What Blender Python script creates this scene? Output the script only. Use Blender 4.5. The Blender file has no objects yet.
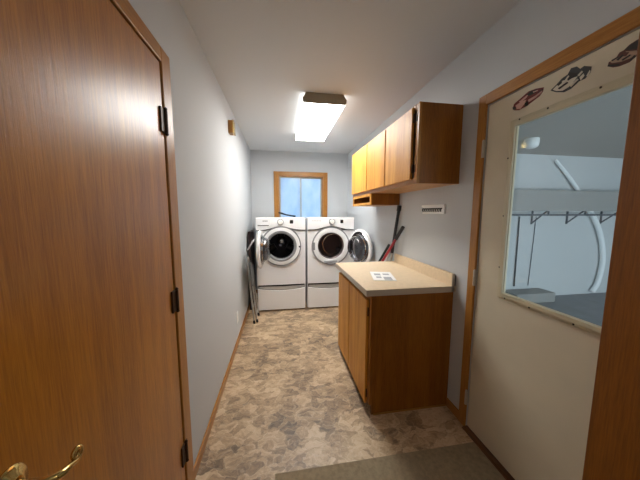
import bpy, bmesh, math, random
from mathutils import Vector, Matrix
random.seed(7)
PI = math.pi
scene = bpy.context.scene
COL = scene.collection

# ---------------------------------------------------------------- dimensions
XL, XR, H, YB = -0.482, 1.198, 2.464, 4.406      # side walls, ceiling, back wall
YN = -0.20                                        # wall behind the camera
YH = -1.30                                        # hall end

# ---------------------------------------------------------------- materials
def srgb(r, g, b):
    f = lambda c: (c/255/12.92) if c/255 <= 0.04045 else ((c/255+0.055)/1.055)**2.4
    return (f(r), f(g), f(b), 1.0)

def new_mat(name):
    m = bpy.data.materials.new(name); m.use_nodes = True
    nt = m.node_tree
    b = nt.nodes['Principled BSDF']
    return m, nt, b

def N(nt, kind, **kw):
    n = nt.nodes.new(kind)
    for k, v in kw.items():
        if k in n.inputs: n.inputs[k].default_value = v
        else: setattr(n, k, v)
    return n

def plain(name, rgb, rough=0.5, metal=0.0, bump=0.0, bscale=200, var=0.0, vscale=6, coat=0.0):
    m, nt, b = new_mat(name)
    c = srgb(*rgb)
    b.inputs['Base Color'].default_value = c
    b.inputs['Roughness'].default_value = rough
    b.inputs['Metallic'].default_value = metal
    if coat: b.inputs['Coat Weight'].default_value = coat
    tc = N(nt, 'ShaderNodeTexCoord')
    if var:
        n = N(nt, 'ShaderNodeTexNoise', Scale=vscale, Detail=3.0)
        nt.links.new(tc.outputs['Object'], n.inputs['Vector'])
        r = N(nt, 'ShaderNodeValToRGB')
        r.color_ramp.elements[0].position = 0.3; r.color_ramp.elements[1].position = 0.7
        r.color_ramp.elements[0].color = tuple(x*(1-var) for x in c[:3])+(1,)
        r.color_ramp.elements[1].color = tuple(min(1, x*(1+var)) for x in c[:3])+(1,)
        nt.links.new(n.outputs['Fac'], r.inputs['Fac'])
        nt.links.new(r.outputs['Color'], b.inputs['Base Color'])
    if bump:
        n = N(nt, 'ShaderNodeTexNoise', Scale=bscale, Detail=2.0)
        nt.links.new(tc.outputs['Object'], n.inputs['Vector'])
        bp = N(nt, 'ShaderNodeBump', Strength=bump, Distance=0.002)
        nt.links.new(n.outputs['Fac'], bp.inputs['Height'])
        nt.links.new(bp.outputs['Normal'], b.inputs['Normal'])
    return m

def oak(name, light, dark, rough=0.34, axis='Z', off=(0, 0, 0), cathedral=1.0, bump=0.2, coat=0.0):
    m, nt, b = new_mat(name)
    tc = N(nt, 'ShaderNodeTexCoord')
    mp = N(nt, 'ShaderNodeMapping')
    mp.inputs['Location'].default_value = off
    s = {'Z': (1, 1, 0.06), 'Y': (1, 0.06, 1), 'X': (0.06, 1, 1)}[axis]
    mp.inputs['Scale'].default_value = s
    nt.links.new(tc.outputs['Object'], mp.inputs['Vector'])
    big = N(nt, 'ShaderNodeTexNoise', Scale=7.0, Detail=2.0, Distortion=0.4)
    nt.links.new(mp.outputs['Vector'], big.inputs['Vector'])
    mul = N(nt, 'ShaderNodeMath', operation='MULTIPLY'); mul.inputs[1].default_value = 24.0
    nt.links.new(big.outputs['Fac'], mul.inputs[0])
    sn = N(nt, 'ShaderNodeMath', operation='SINE')
    nt.links.new(mul.outputs[0], sn.inputs[0])
    fine = N(nt, 'ShaderNodeTexNoise', Scale=210.0, Detail=4.0, Roughness=0.7)
    mp2 = N(nt, 'ShaderNodeMapping')
    mp2.inputs['Scale'].default_value = {'Z': (1, 1, 0.045), 'Y': (1, 0.045, 1), 'X': (0.045, 1, 1)}[axis]
    nt.links.new(tc.outputs['Object'], mp2.inputs['Vector'])
    nt.links.new(mp2.outputs['Vector'], fine.inputs['Vector'])
    a = N(nt, 'ShaderNodeMath', operation='MULTIPLY_ADD'); a.inputs[1].default_value = 0.16*cathedral; a.inputs[2].default_value = -0.02
    nt.links.new(sn.outputs[0], a.inputs[0])
    ad = N(nt, 'ShaderNodeMath', operation='ADD')
    nt.links.new(a.outputs[0], ad.inputs[0]); nt.links.new(fine.outputs['Fac'], ad.inputs[1])
    r = N(nt, 'ShaderNodeValToRGB')
    r.color_ramp.elements[0].position = 0.25; r.color_ramp.elements[1].position = 0.72
    r.color_ramp.elements[0].color = srgb(*dark); r.color_ramp.elements[1].color = srgb(*light)
    nt.links.new(ad.outputs[0], r.inputs['Fac'])
    nt.links.new(r.outputs['Color'], b.inputs['Base Color'])
    b.inputs['Roughness'].default_value = rough
    b.inputs['Specular IOR Level'].default_value = 0.4
    b.inputs['Coat Weight'].default_value = coat; b.inputs['Coat Roughness'].default_value = 0.30
    bp = N(nt, 'ShaderNodeBump', Strength=bump, Distance=0.001)
    nt.links.new(fine.outputs['Fac'], bp.inputs['Height'])
    nt.links.new(bp.outputs['Normal'], b.inputs['Normal'])
    return m

def pane_mat(name, tint, gloss=0.6, rough=0.02, alpha=1.0):
    """thin clear pane: transparent with fresnel reflection"""
    m = bpy.data.materials.new(name); m.use_nodes = True
    nt = m.node_tree
    nt.nodes.remove(nt.nodes['Principled BSDF'])
    out = nt.nodes['Material Output']
    t = N(nt, 'ShaderNodeBsdfTransparent'); t.inputs['Color'].default_value = tint
    g = N(nt, 'ShaderNodeBsdfGlossy'); g.inputs['Roughness'].default_value = rough
    lw = N(nt, 'ShaderNodeLayerWeight'); lw.inputs['Blend'].default_value = 0.5
    p5 = N(nt, 'ShaderNodeMath', operation='POWER'); p5.inputs[1].default_value = 4.0
    nt.links.new(lw.outputs['Facing'], p5.inputs[0])
    k = N(nt, 'ShaderNodeMath', operation='MULTIPLY_ADD'); k.inputs[1].default_value = 0.95*gloss; k.inputs[2].default_value = 0.045*gloss
    nt.links.new(p5.outputs[0], k.inputs[0])
    mx = N(nt, 'ShaderNodeMixShader')
    nt.links.new(k.outputs[0], mx.inputs[0]); nt.links.new(t.outputs[0], mx.inputs[1]); nt.links.new(g.outputs[0], mx.inputs[2])
    nt.links.new(mx.outputs[0], out.inputs['Surface'])
    return m

def floor_mat():
    m, nt, b = new_mat('vinyl_slate_floor')
    tc = N(nt, 'ShaderNodeTexCoord')
    wob = N(nt, 'ShaderNodeTexNoise', Scale=11.0, Detail=5.0)
    nt.links.new(tc.outputs['Object'], wob.inputs['Vector'])
    mix = N(nt, 'ShaderNodeVectorMath', operation='MULTIPLY_ADD')
    mix.inputs[1].default_value = (0.14, 0.12, 0.0)
    nt.links.new(wob.outputs['Color'], mix.inputs[0]); nt.links.new(tc.outputs['Object'], mix.inputs[2])
    mp = N(nt, 'ShaderNodeMapping'); mp.inputs['Scale'].default_value = (1.0, 1.7, 1)
    nt.links.new(mix.outputs[0], mp.inputs['Vector'])
    v = N(nt, 'ShaderNodeTexVoronoi', Scale=15.0); nt.links.new(mp.outputs[0], v.inputs['Vector'])
    sep = N(nt, 'ShaderNodeSeparateColor'); nt.links.new(v.outputs['Color'], sep.inputs[0])
    n2 = N(nt, 'ShaderNodeTexNoise', Scale=38.0, Detail=8.0, Roughness=0.72, Distortion=0.35)
    nt.links.new(mp.outputs[0], n2.inputs['Vector'])
    n3 = N(nt, 'ShaderNodeTexNoise', Scale=2.2, Detail=2.0)
    nt.links.new(tc.outputs['Object'], n3.inputs['Vector'])
    m1 = N(nt, 'ShaderNodeMath', operation='MULTIPLY_ADD'); m1.inputs[1].default_value = 0.26
    nt.links.new(sep.outputs[0], m1.inputs[0])
    m0 = N(nt, 'ShaderNodeMath', operation='MULTIPLY_ADD'); m0.inputs[1].default_value = 0.85; m0.inputs[2].default_value = -0.38
    nt.links.new(n2.outputs['Fac'], m0.inputs[0]); 
    m2 = N(nt, 'ShaderNodeMath', operation='MULTIPLY_ADD'); m2.inputs[1].default_value = 0.55
    nt.links.new(n3.outputs['Fac'], m2.inputs[0]); nt.links.new(m0.outputs[0], m2.inputs[2])
    sq = N(nt, 'ShaderNodeTexVoronoi', Scale=5.5, distance='CHEBYCHEV'); nt.links.new(mp.outputs[0], sq.inputs['Vector'])
    sp2 = N(nt, 'ShaderNodeSeparateColor'); nt.links.new(sq.outputs['Color'], sp2.inputs[0])
    m3 = N(nt, 'ShaderNodeMath', operation='MULTIPLY_ADD'); m3.inputs[1].default_value = 0.22
    nt.links.new(sp2.outputs[1], m3.inputs[0]); nt.links.new(m2.outputs[0], m3.inputs[2])
    off = N(nt, 'ShaderNodeMath', operation='SUBTRACT'); off.inputs[1].default_value = 0.10
    nt.links.new(m3.outputs[0], off.inputs[0]); nt.links.new(off.outputs[0], m1.inputs[2])
    r = N(nt, 'ShaderNodeValToRGB')
    e = r.color_ramp.elements
    e[0].position = 0.12; e[0].color = srgb(*FLOOR[0])
    e[1].position = 0.80; e[1].color = srgb(*FLOOR[4])
    for p, c in ((0.30, FLOOR[1]), (0.45, FLOOR[2]), (0.60, FLOOR[3])):
        x = e.new(p); x.color = srgb(*c)
    nt.links.new(m1.outputs[0], r.inputs['Fac'])
    # pale veins along cell edges
    ve = N(nt, 'ShaderNodeTexVoronoi', Scale=15.0, feature='DISTANCE_TO_EDGE'); nt.links.new(mp.outputs[0], ve.inputs['Vector'])
    vr = N(nt, 'ShaderNodeMapRange'); vr.inputs['From Min'].default_value = 0.0; vr.inputs['From Max'].default_value = 0.05
    vr.inputs['To Min'].default_value = 0.45; vr.inputs['To Max'].default_value = 0.0
    nt.links.new(ve.outputs['Distance'], vr.inputs['Value'])
    vm = N(nt, 'ShaderNodeMath', operation='MULTIPLY'); nt.links.new(vr.outputs[0], vm.inputs[0]); nt.links.new(n2.outputs['Fac'], vm.inputs[1])
    mc = N(nt, 'ShaderNodeMix', data_type='RGBA'); mc.inputs['B'].default_value = srgb(*FLOOR[5])
    nt.links.new(vm.outputs[0], mc.inputs['Factor']); nt.links.new(r.outputs['Color'], mc.inputs['A'])
    nt.links.new(mc.outputs['Result'], b.inputs['Base Color'])
    b.inputs['Roughness'].default_value = 0.42
    bp = N(nt, 'ShaderNodeBump', Strength=0.25, Distance=0.002)
    nt.links.new(n2.outputs['Fac'], bp.inputs['Height']); nt.links.new(bp.outputs['Normal'], b.inputs['Normal'])
    return m

def shade_mat():
    m = bpy.data.materials.new('frosted_window_light'); m.use_nodes = True
    nt = m.node_tree; nt.nodes.remove(nt.nodes['Principled BSDF'])
    tc = N(nt, 'ShaderNodeTexCoord')
    mp = N(nt, 'ShaderNodeMapping'); mp.inputs['Scale'].default_value = (1, 1, 0.55)
    nt.links.new(tc.outputs['Object'], mp.inputs['Vector'])
    n = N(nt, 'ShaderNodeTexNoise', Scale=7.0, Detail=3.0); nt.links.new(mp.outputs[0], n.inputs['Vector'])
    r = N(nt, 'ShaderNodeValToRGB'); e = r.color_ramp.elements
    e[0].position = 0.3; e[0].color = (0.74, 0.83, 0.92, 1); e[1].position = 0.7; e[1].color = (0.92, 0.95, 0.98, 1)
    nt.links.new(n.outputs['Fac'], r.inputs['Fac'])
    t = N(nt, 'ShaderNodeBsdfTranslucent'); nt.links.new(r.outputs[0], t.inputs['Color'])
    g = N(nt, 'ShaderNodeBsdfGlossy', Roughness=0.3)
    mx = N(nt, 'ShaderNodeMixShader'); mx.inputs[0].default_value = 0.04
    nt.links.new(t.outputs[0], mx.inputs[1]); nt.links.new(g.outputs[0], mx.inputs[2])
    nt.links.new(mx.outputs[0], nt.nodes['Material Output'].inputs['Surface'])
    return m

def emit(name, rgb, strength):
    m = bpy.data.materials.new(name); m.use_nodes = True
    nt = m.node_tree; nt.nodes.remove(nt.nodes['Principled BSDF'])
    e = N(nt, 'ShaderNodeEmission'); e.inputs['Color'].default_value = (*rgb, 1); e.inputs['Strength'].default_value = strength
    nt.links.new(e.outputs[0], nt.nodes['Material Output'].inputs['Surface'])
    return m

# ---------------------------------------------------------------- tuning
LAMP = 11.3
SKY = (0.57, 0.77, 1.0); SKY_STRENGTH = 0.50
EXPOSURE = 1.4
FLOOR = [(98, 83, 68), (138, 115, 91), (174, 147, 115), (201, 174, 140), (217, 196, 164), (230, 215, 189)]

M = {}
M['wall'] = plain('painted_wall', (198, 202, 205), 0.8, bump=0.25, bscale=90)
M['ceiling'] = plain('painted_ceiling', (209, 210, 210), 0.8, bump=0.3, bscale=120)
M['floor'] = floor_mat()
M['oak_door'] = oak('oak_door', (194, 126, 30), (150, 88, 12), 0.36, cathedral=0.55, coat=0.35, bump=0.45)
M['oak_slab'] = oak('oak_slab', (146, 86, 16), (110, 60, 6), 0.45, off=(3, 1, 0), cathedral=0.5)
M['oak_trim'] = oak('oak_trim', (188, 134, 66), (150, 96, 38), 0.35, off=(1, 2, 0), cathedral=0.3)
M['oak_trim_y'] = oak('oak_trim_y', (188, 134, 66), (150, 96, 38), 0.35, axis='Y', cathedral=0.3)
M['oak_trim_x'] = oak('oak_trim_x', (188, 134, 66), (150, 96, 38), 0.35, axis='X', cathedral=0.3)
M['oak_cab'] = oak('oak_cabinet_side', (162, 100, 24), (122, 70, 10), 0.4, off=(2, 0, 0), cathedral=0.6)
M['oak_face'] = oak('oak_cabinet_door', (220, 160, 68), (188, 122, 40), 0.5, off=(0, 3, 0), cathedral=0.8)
M['oak_under'] = oak('oak_underside', (206, 158, 104), (180, 128, 76), 0.45, axis='Y', cathedral=0.4)
M['dark'] = plain('gap_shade', (22, 17, 13), 0.8)  # near-black colour puts the shade into gaps and recesses
M['beige'] = plain('painted_beige_door', (214, 204, 180), 0.5, bump=0.1, bscale=60, var=0.03)
M['cream'] = plain('cream_frame', (204, 194, 164), 0.42)
M['screw'] = plain('screw_head', (60, 52, 42), 0.4, 0.6)
M['silver'] = plain('silver_hinge', (196, 192, 182), 0.4, 0.4)
M['bronze'] = plain('bronze_hinge', (66, 42, 22), 0.5, 0.3)
M['brass'] = plain('polished_brass', (206, 176, 110), 0.18, 1.0)
M['white'] = plain('white_enamel', (243, 244, 245), 0.22, coat=0.3)
M['white_plastic'] = plain('white_plastic', (240, 240, 236), 0.4)
M['seam'] = plain('dark_seam', (62, 60, 60), 0.5)
M['rubber'] = plain('dark_rubber', (26, 26, 30), 0.45)
M['drum'] = plain('drum_steel', (46, 46, 52), 0.28, 0.9)
M['drum_dark'] = plain('dryer_drum', (104, 92, 94), 0.4, 0.4)
M['chrome'] = plain('chrome_ring', (196, 198, 202), 0.16, 1.0)
M['grey_plastic'] = plain('grey_plastic', (132, 134, 138), 0.4)
M['glass_bowl'] = pane_mat('dark_door_bowl', (0.42, 0.43, 0.46, 1), 2.2, 0.08)
M['display'] = plain('black_display', (22, 24, 28), 0.15)
M['handle_metal'] = plain('brushed_handle', (206, 206, 208), 0.32, 0.5)
M['laminate'] = plain('beige_laminate', (222, 200, 168), 0.38, var=0.05, vscale=40)
M['laminate_edge'] = plain('laminate_edge', (196, 182, 166), 0.5)
M['paper'] = plain('white_paper', (240, 240, 240), 0.7)
M['print'] = plain('grey_print', (168, 172, 178), 0.7)
M['black'] = plain('black_plastic', (20, 20, 23), 0.4)
M['red'] = plain('red_paint', (150, 26, 38), 0.35)
M['green_black'] = plain('dark_green_shaft', (18, 34, 32), 0.4)
M['offwhite'] = plain('offwhite_shaft', (214, 208, 206), 0.45)
M['alu'] = plain('aluminium_tube', (190, 188, 184), 0.3, 0.7)
M['grey_seat'] = plain('grey_seat', (120, 120, 120), 0.5)
M['maroon'] = plain('dark_brown_board', (54, 32, 30), 0.6)
M['mat'] = plain('doormat', (150, 134, 108), 0.95, bump=0.8, bscale=260, var=0.16, vscale=45)
M['sill'] = oak('sill', (120, 80, 50), (84, 52, 30), 0.4, axis='Y')
M['lamp'] = emit('fluorescent_diffuser', (1.0, 0.98, 0.94), LAMP)
M['lamp_side'] = emit('fluorescent_diffuser_side', (1.0, 0.98, 0.94), LAMP*0.13)
M['lamp_end'] = plain('lamp_end_cap', (150, 138, 118), 0.5)
M['shade'] = shade_mat()
M['vinyl'] = plain('window_sash', (186, 186, 176), 0.4)
M['pane'] = pane_mat('clear_pane', (0.94, 0.97, 0.96, 1), 1.0)
M['door_glass'] = pane_mat('door_glass', (0.86, 0.90, 0.90, 1), 0.9)
M['g_wall'] = plain('garage_wall', (206, 208, 208), 0.8)
M['g_floor'] = plain('garage_concrete', (140, 142, 146), 0.7, var=0.1)
M['g_grey'] = plain('garage_grey_panel', (156, 154, 150), 0.7)
M['g_ceil'] = plain('garage_ceiling', (178, 172, 164), 0.8)
M['g_metal'] = plain('garage_bracket', (92, 96, 102), 0.4, 0.5)
M['light_streak'] = plain('pale_light_streak', (250, 252, 252), 0.5)  # pale colour stands for a streak of light
M['hall'] = plain('hall_wall', (190, 184, 174), 0.7)
M['decal_red'] = plain('decal_red', (112, 36, 32), 0.5)
M['decal_pink'] = plain('decal_pink', (206, 160, 146), 0.5)
M['decal_dark'] = plain('decal_dark', (40, 34, 32), 0.5)
M['decal_black'] = plain('decal_black', (50, 54, 56), 0.5)
M['decal_white'] = plain('decal_white', (214, 208, 192), 0.5)
M['decal_tan'] = plain('decal_tan', (178, 152, 130), 0.5)
M['decal_brown'] = plain('decal_brown', (92, 50, 40), 0.5)

# ---------------------------------------------------------------- mesh helpers
class MB:
    def __init__(self):
        self.bm = bmesh.new(); self.mi = 0
    def _face(self, vs):
        try:
            f = self.bm.faces.new(vs); f.material_index = self.mi; return f
        except ValueError:
            return None
    def box(self, x0, x1, y0, y1, z0, z1):
        v = [self.bm.verts.new(p) for p in ((x0,y0,z0),(x1,y0,z0),(x1,y1,z0),(x0,y1,z0),(x0,y0,z1),(x1,y0,z1),(x1,y1,z1),(x0,y1,z1))]
        for q in ((3,2,1,0),(4,5,6,7),(0,1,5,4),(1,2,6,5),(2,3,7,6),(3,0,4,7)): self._face([v[i] for i in q])
        return self
    def frame(self, axis, a0, a1, u0, u1, w0, w1, t, tb=None):
        """rectangular frame in the plane normal to axis; u,w outer extents; t member width; tb=None gives bottom too"""
        tb = t if tb is None else tb
        def bx(ua, ub, wa, wb):
            if axis == 'x': self.box(a0, a1, ua, ub, wa, wb)
            else: self.box(ua, ub, a0, a1, wa, wb)
        bx(u0, u0+t, w0, w1); bx(u1-t, u1, w0, w1); bx(u0+t, u1-t, w1-t, w1)
        if tb > 0: bx(u0+t, u1-t, w0, w0+tb)
        return self
    def ring(self, c, ax1, ax2, r, n=24):
        c = Vector(c)
        return [self.bm.verts.new(c + ax1*(r*math.cos(2*PI*i/n)) + ax2*(r*math.sin(2*PI*i/n))) for i in range(n)]
    def loft(self, rings, cap0=True, cap1=True):
        for a, b in zip(rings, rings[1:]):
            n = len(a)
            for i in range(n): self._face([a[i], a[(i+1) % n], b[(i+1) % n], b[i]])
        if cap0: self._face(list(reversed(rings[0])))
        if cap1: self._face(rings[-1])
        return self
    def tube(self, pts, r, n=12, caps=True):
        pts = [Vector(p) for p in pts]
        rs = r if isinstance(r, (list, tuple)) else [r]*len(pts)
        d0 = (pts[1]-pts[0]).normalized()
        ref = Vector((0,0,1)) if abs(d0.z) < 0.9 else Vector((1,0,0))
        a1 = d0.cross(ref).normalized()
        rings = []
        for i, p in enumerate(pts):
            d = (pts[min(i+1, len(pts)-1)] - pts[max(i-1, 0)]).normalized()
            a1 = (a1 - d*a1.dot(d)).normalized(); a2 = d.cross(a1)
            rings.append(self.ring(p, a1, a2, rs[i], n))
        return self.loft(rings, caps, caps)
    def lathe(self, origin, axis, prof, n=48, closed=False, up=None):
        """prof: list of (radius, distance along axis)"""
        axis = Vector(axis).normalized(); o = Vector(origin)
        ref = Vector((0,0,1)) if abs(axis.z) < 0.9 else Vector((1,0,0))
        a1 = axis.cross(ref).normalized(); a2 = axis.cross(a1)
        rings = []
        for r, h in prof:
            rings.append(self.ring(o+axis*h, a1, a2, max(r, 1e-4), n))
        if closed: rings.append(rings[0]); return self.loft(rings, False, False)
        return self.loft(rings, True, True)
    def prism(self, poly, axis, a0, a1):
        """poly: 2D points in the plane normal to axis (x: (y,z); y: (x,z); z: (x,y))"""
        def P(p, a):
            return {'x': (a, p[0], p[1]), 'y': (p[0], a, p[1]), 'z': (p[0], p[1], a)}[axis]
        A = [self.bm.verts.new(P(p, a0)) for p in poly]; B = [self.bm.verts.new(P(p, a1)) for p in poly]
        n = len(poly)
        self._face(A); self._face(list(reversed(B)))
        for i in range(n): self._face([A[i], B[i], B[(i+1) % n], A[(i+1) % n]])
        return self
    def holed_front(self, x0, x1, z0, z1, y0, y1, cx, cz, r, n=64):
        """slab with a round hole, normal along y"""
        def sq(t):
            dx, dz = math.cos(t), math.sin(t)
            k = min(((x1-cx) if dx > 0 else (cx-x0))/max(abs(dx), 1e-9), ((z1-cz) if dz > 0 else (cz-z0))/max(abs(dz), 1e-9))
            return cx+dx*k, cz+dz*k
        ts = sorted([2*PI*i/n for i in range(n)] + [math.atan2(b-cz, a-cx) % (2*PI) for a in (x0, x1) for b in (z0, z1)])
        rings = []
        for y in (y0, y1):
            rings.append(([self.bm.verts.new((cx+r*math.cos(t), y, cz+r*math.sin(t))) for t in ts],
                          [self.bm.verts.new((sq(t)[0], y, sq(t)[1])) for t in ts]))
        (i0, o0), (i1, o1) = rings
        m = len(ts)
        for i in range(m):
            j = (i+1) % m
            self._face([i0[i], i0[j], o0[j], o0[i]]); self._face([i1[j], i1[i], o1[i], o1[j]])
            self._face([i0[j], i0[i], i1[i], i1[j]]); self._face([o0[i], o0[j], o1[j], o1[i]])
        return self
    def xf(self, mat):
        bmesh.ops.transform(self.bm, matrix=mat, verts=self.bm.verts); return self
    def build(self, name, mats, parent=None, bevel=0.0, smooth=False, seg=2):
        bm = self.bm
        bmesh.ops.recalc_face_normals(bm, faces=bm.faces)
        me = bpy.data.meshes.new(name)
        root = parent
        org = Vector((0, 0, 0))
        p = parent
        while p is not None: org += p.location; p = p.parent
        if parent is None:                       # origin at the base centre
            xs = [v.co for v in bm.verts]
            org = Vector(((min(v.x for v in xs)+max(v.x for v in xs))/2, (min(v.y for v in xs)+max(v.y for v in xs))/2, min(v.z for v in xs)))
        bmesh.ops.translate(bm, vec=-org, verts=bm.verts)
        bm.to_mesh(me); bm.free()
        for m in (mats if isinstance(mats, (list, tuple)) else [mats]): me.materials.append(M[m])
        o = bpy.data.objects.new(name, me); COL.objects.link(o)
        if parent is None: o.location = org
        else: o.parent = parent
        if smooth:
            for f in me.polygons: f.use_smooth = True
            try: me.set_sharp_from_angle(angle=math.radians(38))
            except Exception: pass
        if bevel:
            b = o.modifiers.new('bevel', 'BEVEL'); b.width = bevel; b.segments = seg; b.limit_method = 'ANGLE'; b.angle_limit = math.radians(40)
        return o

def root(name, loc):
    o = bpy.data.objects.new(name, None); COL.objects.link(o); o.location = loc
    o.empty_display_size = 0.05
    return o
def tag(o, label, cat, group=None, kind=None):
    if label: o['label'] = label
    if cat: o['category'] = cat
    if group: o['group'] = group
    if kind: o['kind'] = kind
    return o
def box(name, mats, b, parent=None, bevel=0.0):
    return MB().box(*b).build(name, mats, parent, bevel)
# ================================================================ THE SETTING
def struct(o, label, cat):
    return tag(o, label, cat, kind='structure')

struct(box('floor', 'floor', (XL-0.12, XR+0.12, YH, YB+0.12, -0.06, 0.0)), 'mottled tan and brown stone-pattern vinyl floor', 'floor')
struct(box('ceiling', 'ceiling', (XL-0.12, XR+0.12, YH, YB+0.12, H, H+0.06)), 'off-white painted ceiling over the laundry room', 'ceiling')

LD0, LD1, LDZ = 0.385, 1.165, 2.022          # opening of the left oak door
b = MB()
b.box(XL-0.12, XL, YH, LD0, 0, H); b.box(XL-0.12, XL, LD1, YB+0.12, 0, H); b.box(XL-0.12, XL, LD0, LD1, LDZ, H)
struct(b.build('wall_left', 'wall'), 'pale blue-grey left wall with the closed oak door', 'wall')
RD0, RD1, RDZ = 0.425, 1.338, 2.034          # opening of the beige door
b = MB()
b.box(XR, XR+0.12, YH, RD0, 0, H); b.box(XR, XR+0.12, RD1, YB+0.12, 0, H); b.box(XR, XR+0.12, RD0, RD1, RDZ, H)
struct(b.build('wall_right', 'wall'), 'pale grey right wall behind the cabinets', 'wall')
WX0, WX1, WZ0, WZ1 = -0.022, 0.754, 1.16, 2.058
b = MB()
b.box(XL, WX0, YB, YB+0.12, 0, H); b.box(WX1, XR, YB, YB+0.12, 0, H)
b.box(WX0, WX1, YB, YB+0.12, 0, WZ0); b.box(WX0, WX1, YB, YB+0.12, WZ1, H)
struct(b.build('wall_back', 'wall'), 'blue-grey back wall with the oak-framed window', 'wall')
NX1 = 1.065
b = MB().box(NX1, XR, YN-0.1, YN, 0, H)
struct(b.build('wall_near', 'hall'), 'short pale wall stub carrying the open oak door', 'wall')
struct(box('wall_hall', 'hall', (XL-0.12, XR+0.12, YH-0.1, YH, -0.06, H+0.06)), 'pale wall at the end of the hall beyond the near doorway', 'wall')

# baseboards
struct(box('baseboard_left', 'oak_trim_y', (XL, XL+0.012, 1.252, YB, 0, 0.062), bevel=0.003), 'oak baseboard strip along the left wall', 'baseboard')
struct(box('baseboard_right', 'oak_trim_y', (XR-0.012, XR, 1.398, 1.526, 0, 0.062), bevel=0.003), 'short oak baseboard between base cabinet and beige door', 'baseboard')
struct(box('baseboard_back', 'oak_trim_x', (XL+0.012, XR, YB-0.012, YB, 0, 0.062), bevel=0.003), 'oak baseboard along the back wall behind the machines', 'baseboard')

# ---- left oak door (closed)
r = root('door_1', (-0.49, 0.775, 0)); struct(r, 'closed flat oak door with brass lever in left wall', 'door')
box('door_slab', 'oak_door', (-0.515, -0.473, LD0+0.006, LD1-0.005, 0.012, LDZ-0.005), r, 0.002)
for z in (1.79, 1.025, 0.275):
    b = MB().box(-0.4735, -0.4655, 1.128, 1.186, z-0.048, z+0.048)
    b.tube([(-0.4625, 1.165, z-0.046), (-0.4625, 1.165, z+0.046)], 0.0065)
    b.lathe((-0.4625, 1.165, z+0.046), (0,0,1), [(0.0035,0),(0.0075,0.003),(0.0075,0.006),(0.003,0.011)], 12)
    b.lathe((-0.4625, 1.165, z-0.046), (0,0,-1), [(0.0035,0),(0.0075,0.003),(0.0075,0.006),(0.003,0.011)], 12)
    b.build('hinge', 'bronze', r, 0.0008)['label'] = 'dark bronze door hinge'
hy, hz = 0.460, 0.940
lv = MB()
lv.tube([(-0.470, hy, hz), (-0.42, hy, hz), (-0.405, hy+0.008, hz), (-0.402, hy+0.016, hz-0.002), (-0.402, hy+0.034, hz-0.006), (-0.402, hy+0.048, hz-0.010)],
        [0.010, 0.0075, 0.0075, 0.007, 0.0055, 0.005])
sp = []
for i in range(26):
    t = i/25; a = -PI*0.5 + 0 + t*2.6*PI; rr = 0.0120*(1-0.62*t)
    sp.append((-0.402, hy+0.048+rr*math.cos(a), hz+0.0035+rr*math.sin(a)))
lv.tube(sp, [0.005-0.0015*i/25 for i in range(26)])
lvo = lv.build('lever_handle', 'brass', r, smooth=True); lvo['label'] = 'brass lever handle with scrolled end'
MB().lathe((-0.4735, hy, hz), (1,0,0), [(0.033,0),(0.033,0.003),(0.028,0.008),(0.020,0.010),(0.016,0.014),(0.012,0.015)], 36).build('rosette', 'brass', lvo, smooth=True)

b = MB()
b.box(XL, XL+0.015, LD1+0.002, 1.250, 0, 2.085); b.box(XL, XL+0.015, LD0-0.088, LD0-0.002, 0, 2.085)
tr = root('trim_1', (XL, 0.775, 0)); struct(tr, 'oak casing around the closed oak door on the left wall', 'trim')
b.build('side_casing', 'oak_trim', tr, 0.004)
box('head_casing', 'oak_trim_y', (XL, XL+0.0152, LD0-0.002, LD1+0.002, LDZ+0.002, 2.085), tr, 0.004)
MB().frame('x', -0.60, -0.478, LD0-0.0, LD1+0.0, 0, LDZ+0.0, 0.004, 0).build('door_jamb', 'dark', tr)  # jamb coloured near-black for the shaded gap around the slab

# ---- right beige door with large glass
r = root('door_2', (1.22, 0.88, 0)); struct(r, 'beige painted door with large window pane and race car stickers', 'door')
GX = 1.20
gy0, gy1, gz0, gz1 = 0.572, 1.174, 0.953, 1.884
b = MB()
b.box(GX, GX+0.042, RD0+0.005, gy0, 0.018, RDZ-0.004); b.box(GX, GX+0.042, gy1, RD1-0.006, 0.018, RDZ-0.004)
b.box(GX, GX+0.042, gy0, gy1, 0.018, gz0); b.box(GX, GX+0.042, gy0, gy1, gz1, RDZ-0.004)
b.build('door_slab', 'beige', r)
box('glass_pane', 'door_glass', (GX+0.004, GX+0.009, gy0, gy1, gz0, gz1), r)
fr = MB().frame('x', GX-0.006, GX+0.001, 0.562, 1.181, 0.946, 1.892, 0.020).frame('x', GX-0.018, GX+0.001, 0.580, 1.163, 0.962, 1.876, 0.022).frame('x', GX-0.010, GX+0.0035, 0.599, 1.146, 0.976, 1.862, 0.009).build('glass_frame', 'cream', r, 0.003)
for (y, z) in ((1.118,1.878),(0.985,1.878),(0.80,1.878),(1.166,1.70),(1.166,1.40),(1.166,1.12),(1.118,0.960),(0.985,0.960),(0.80,0.960)):
    MB().lathe((GX-0.0185, y, z), (-1,0,0), [(0.0042,0),(0.0042,0.0012),(0.002,0.002)], 10).build('screw', 'screw', fr)
for z in (1.786, 1.012, 0.212):
    b = MB().box(1.188, 1.1998, 1.3365, 1.343, z-0.045, z+0.045)
    b.tube([(1.183, 1.3375, z-0.046), (1.183, 1.3375, z-0.016)], 0.0075).tube([(1.183, 1.3375, z-0.0145), (1.183, 1.3375, z+0.0145)], 0.0075).tube([(1.183, 1.3375, z+0.016), (1.183, 1.3375, z+0.046)], 0.0075)
    b.lathe((1.183, 1.3375, z+0.046), (0,0,1), [(0.004,0),(0.008,0.003),(0.003,0.01)], 12)
    b.build('hinge', 'silver', r)['label'] = 'silver door hinge'
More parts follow.
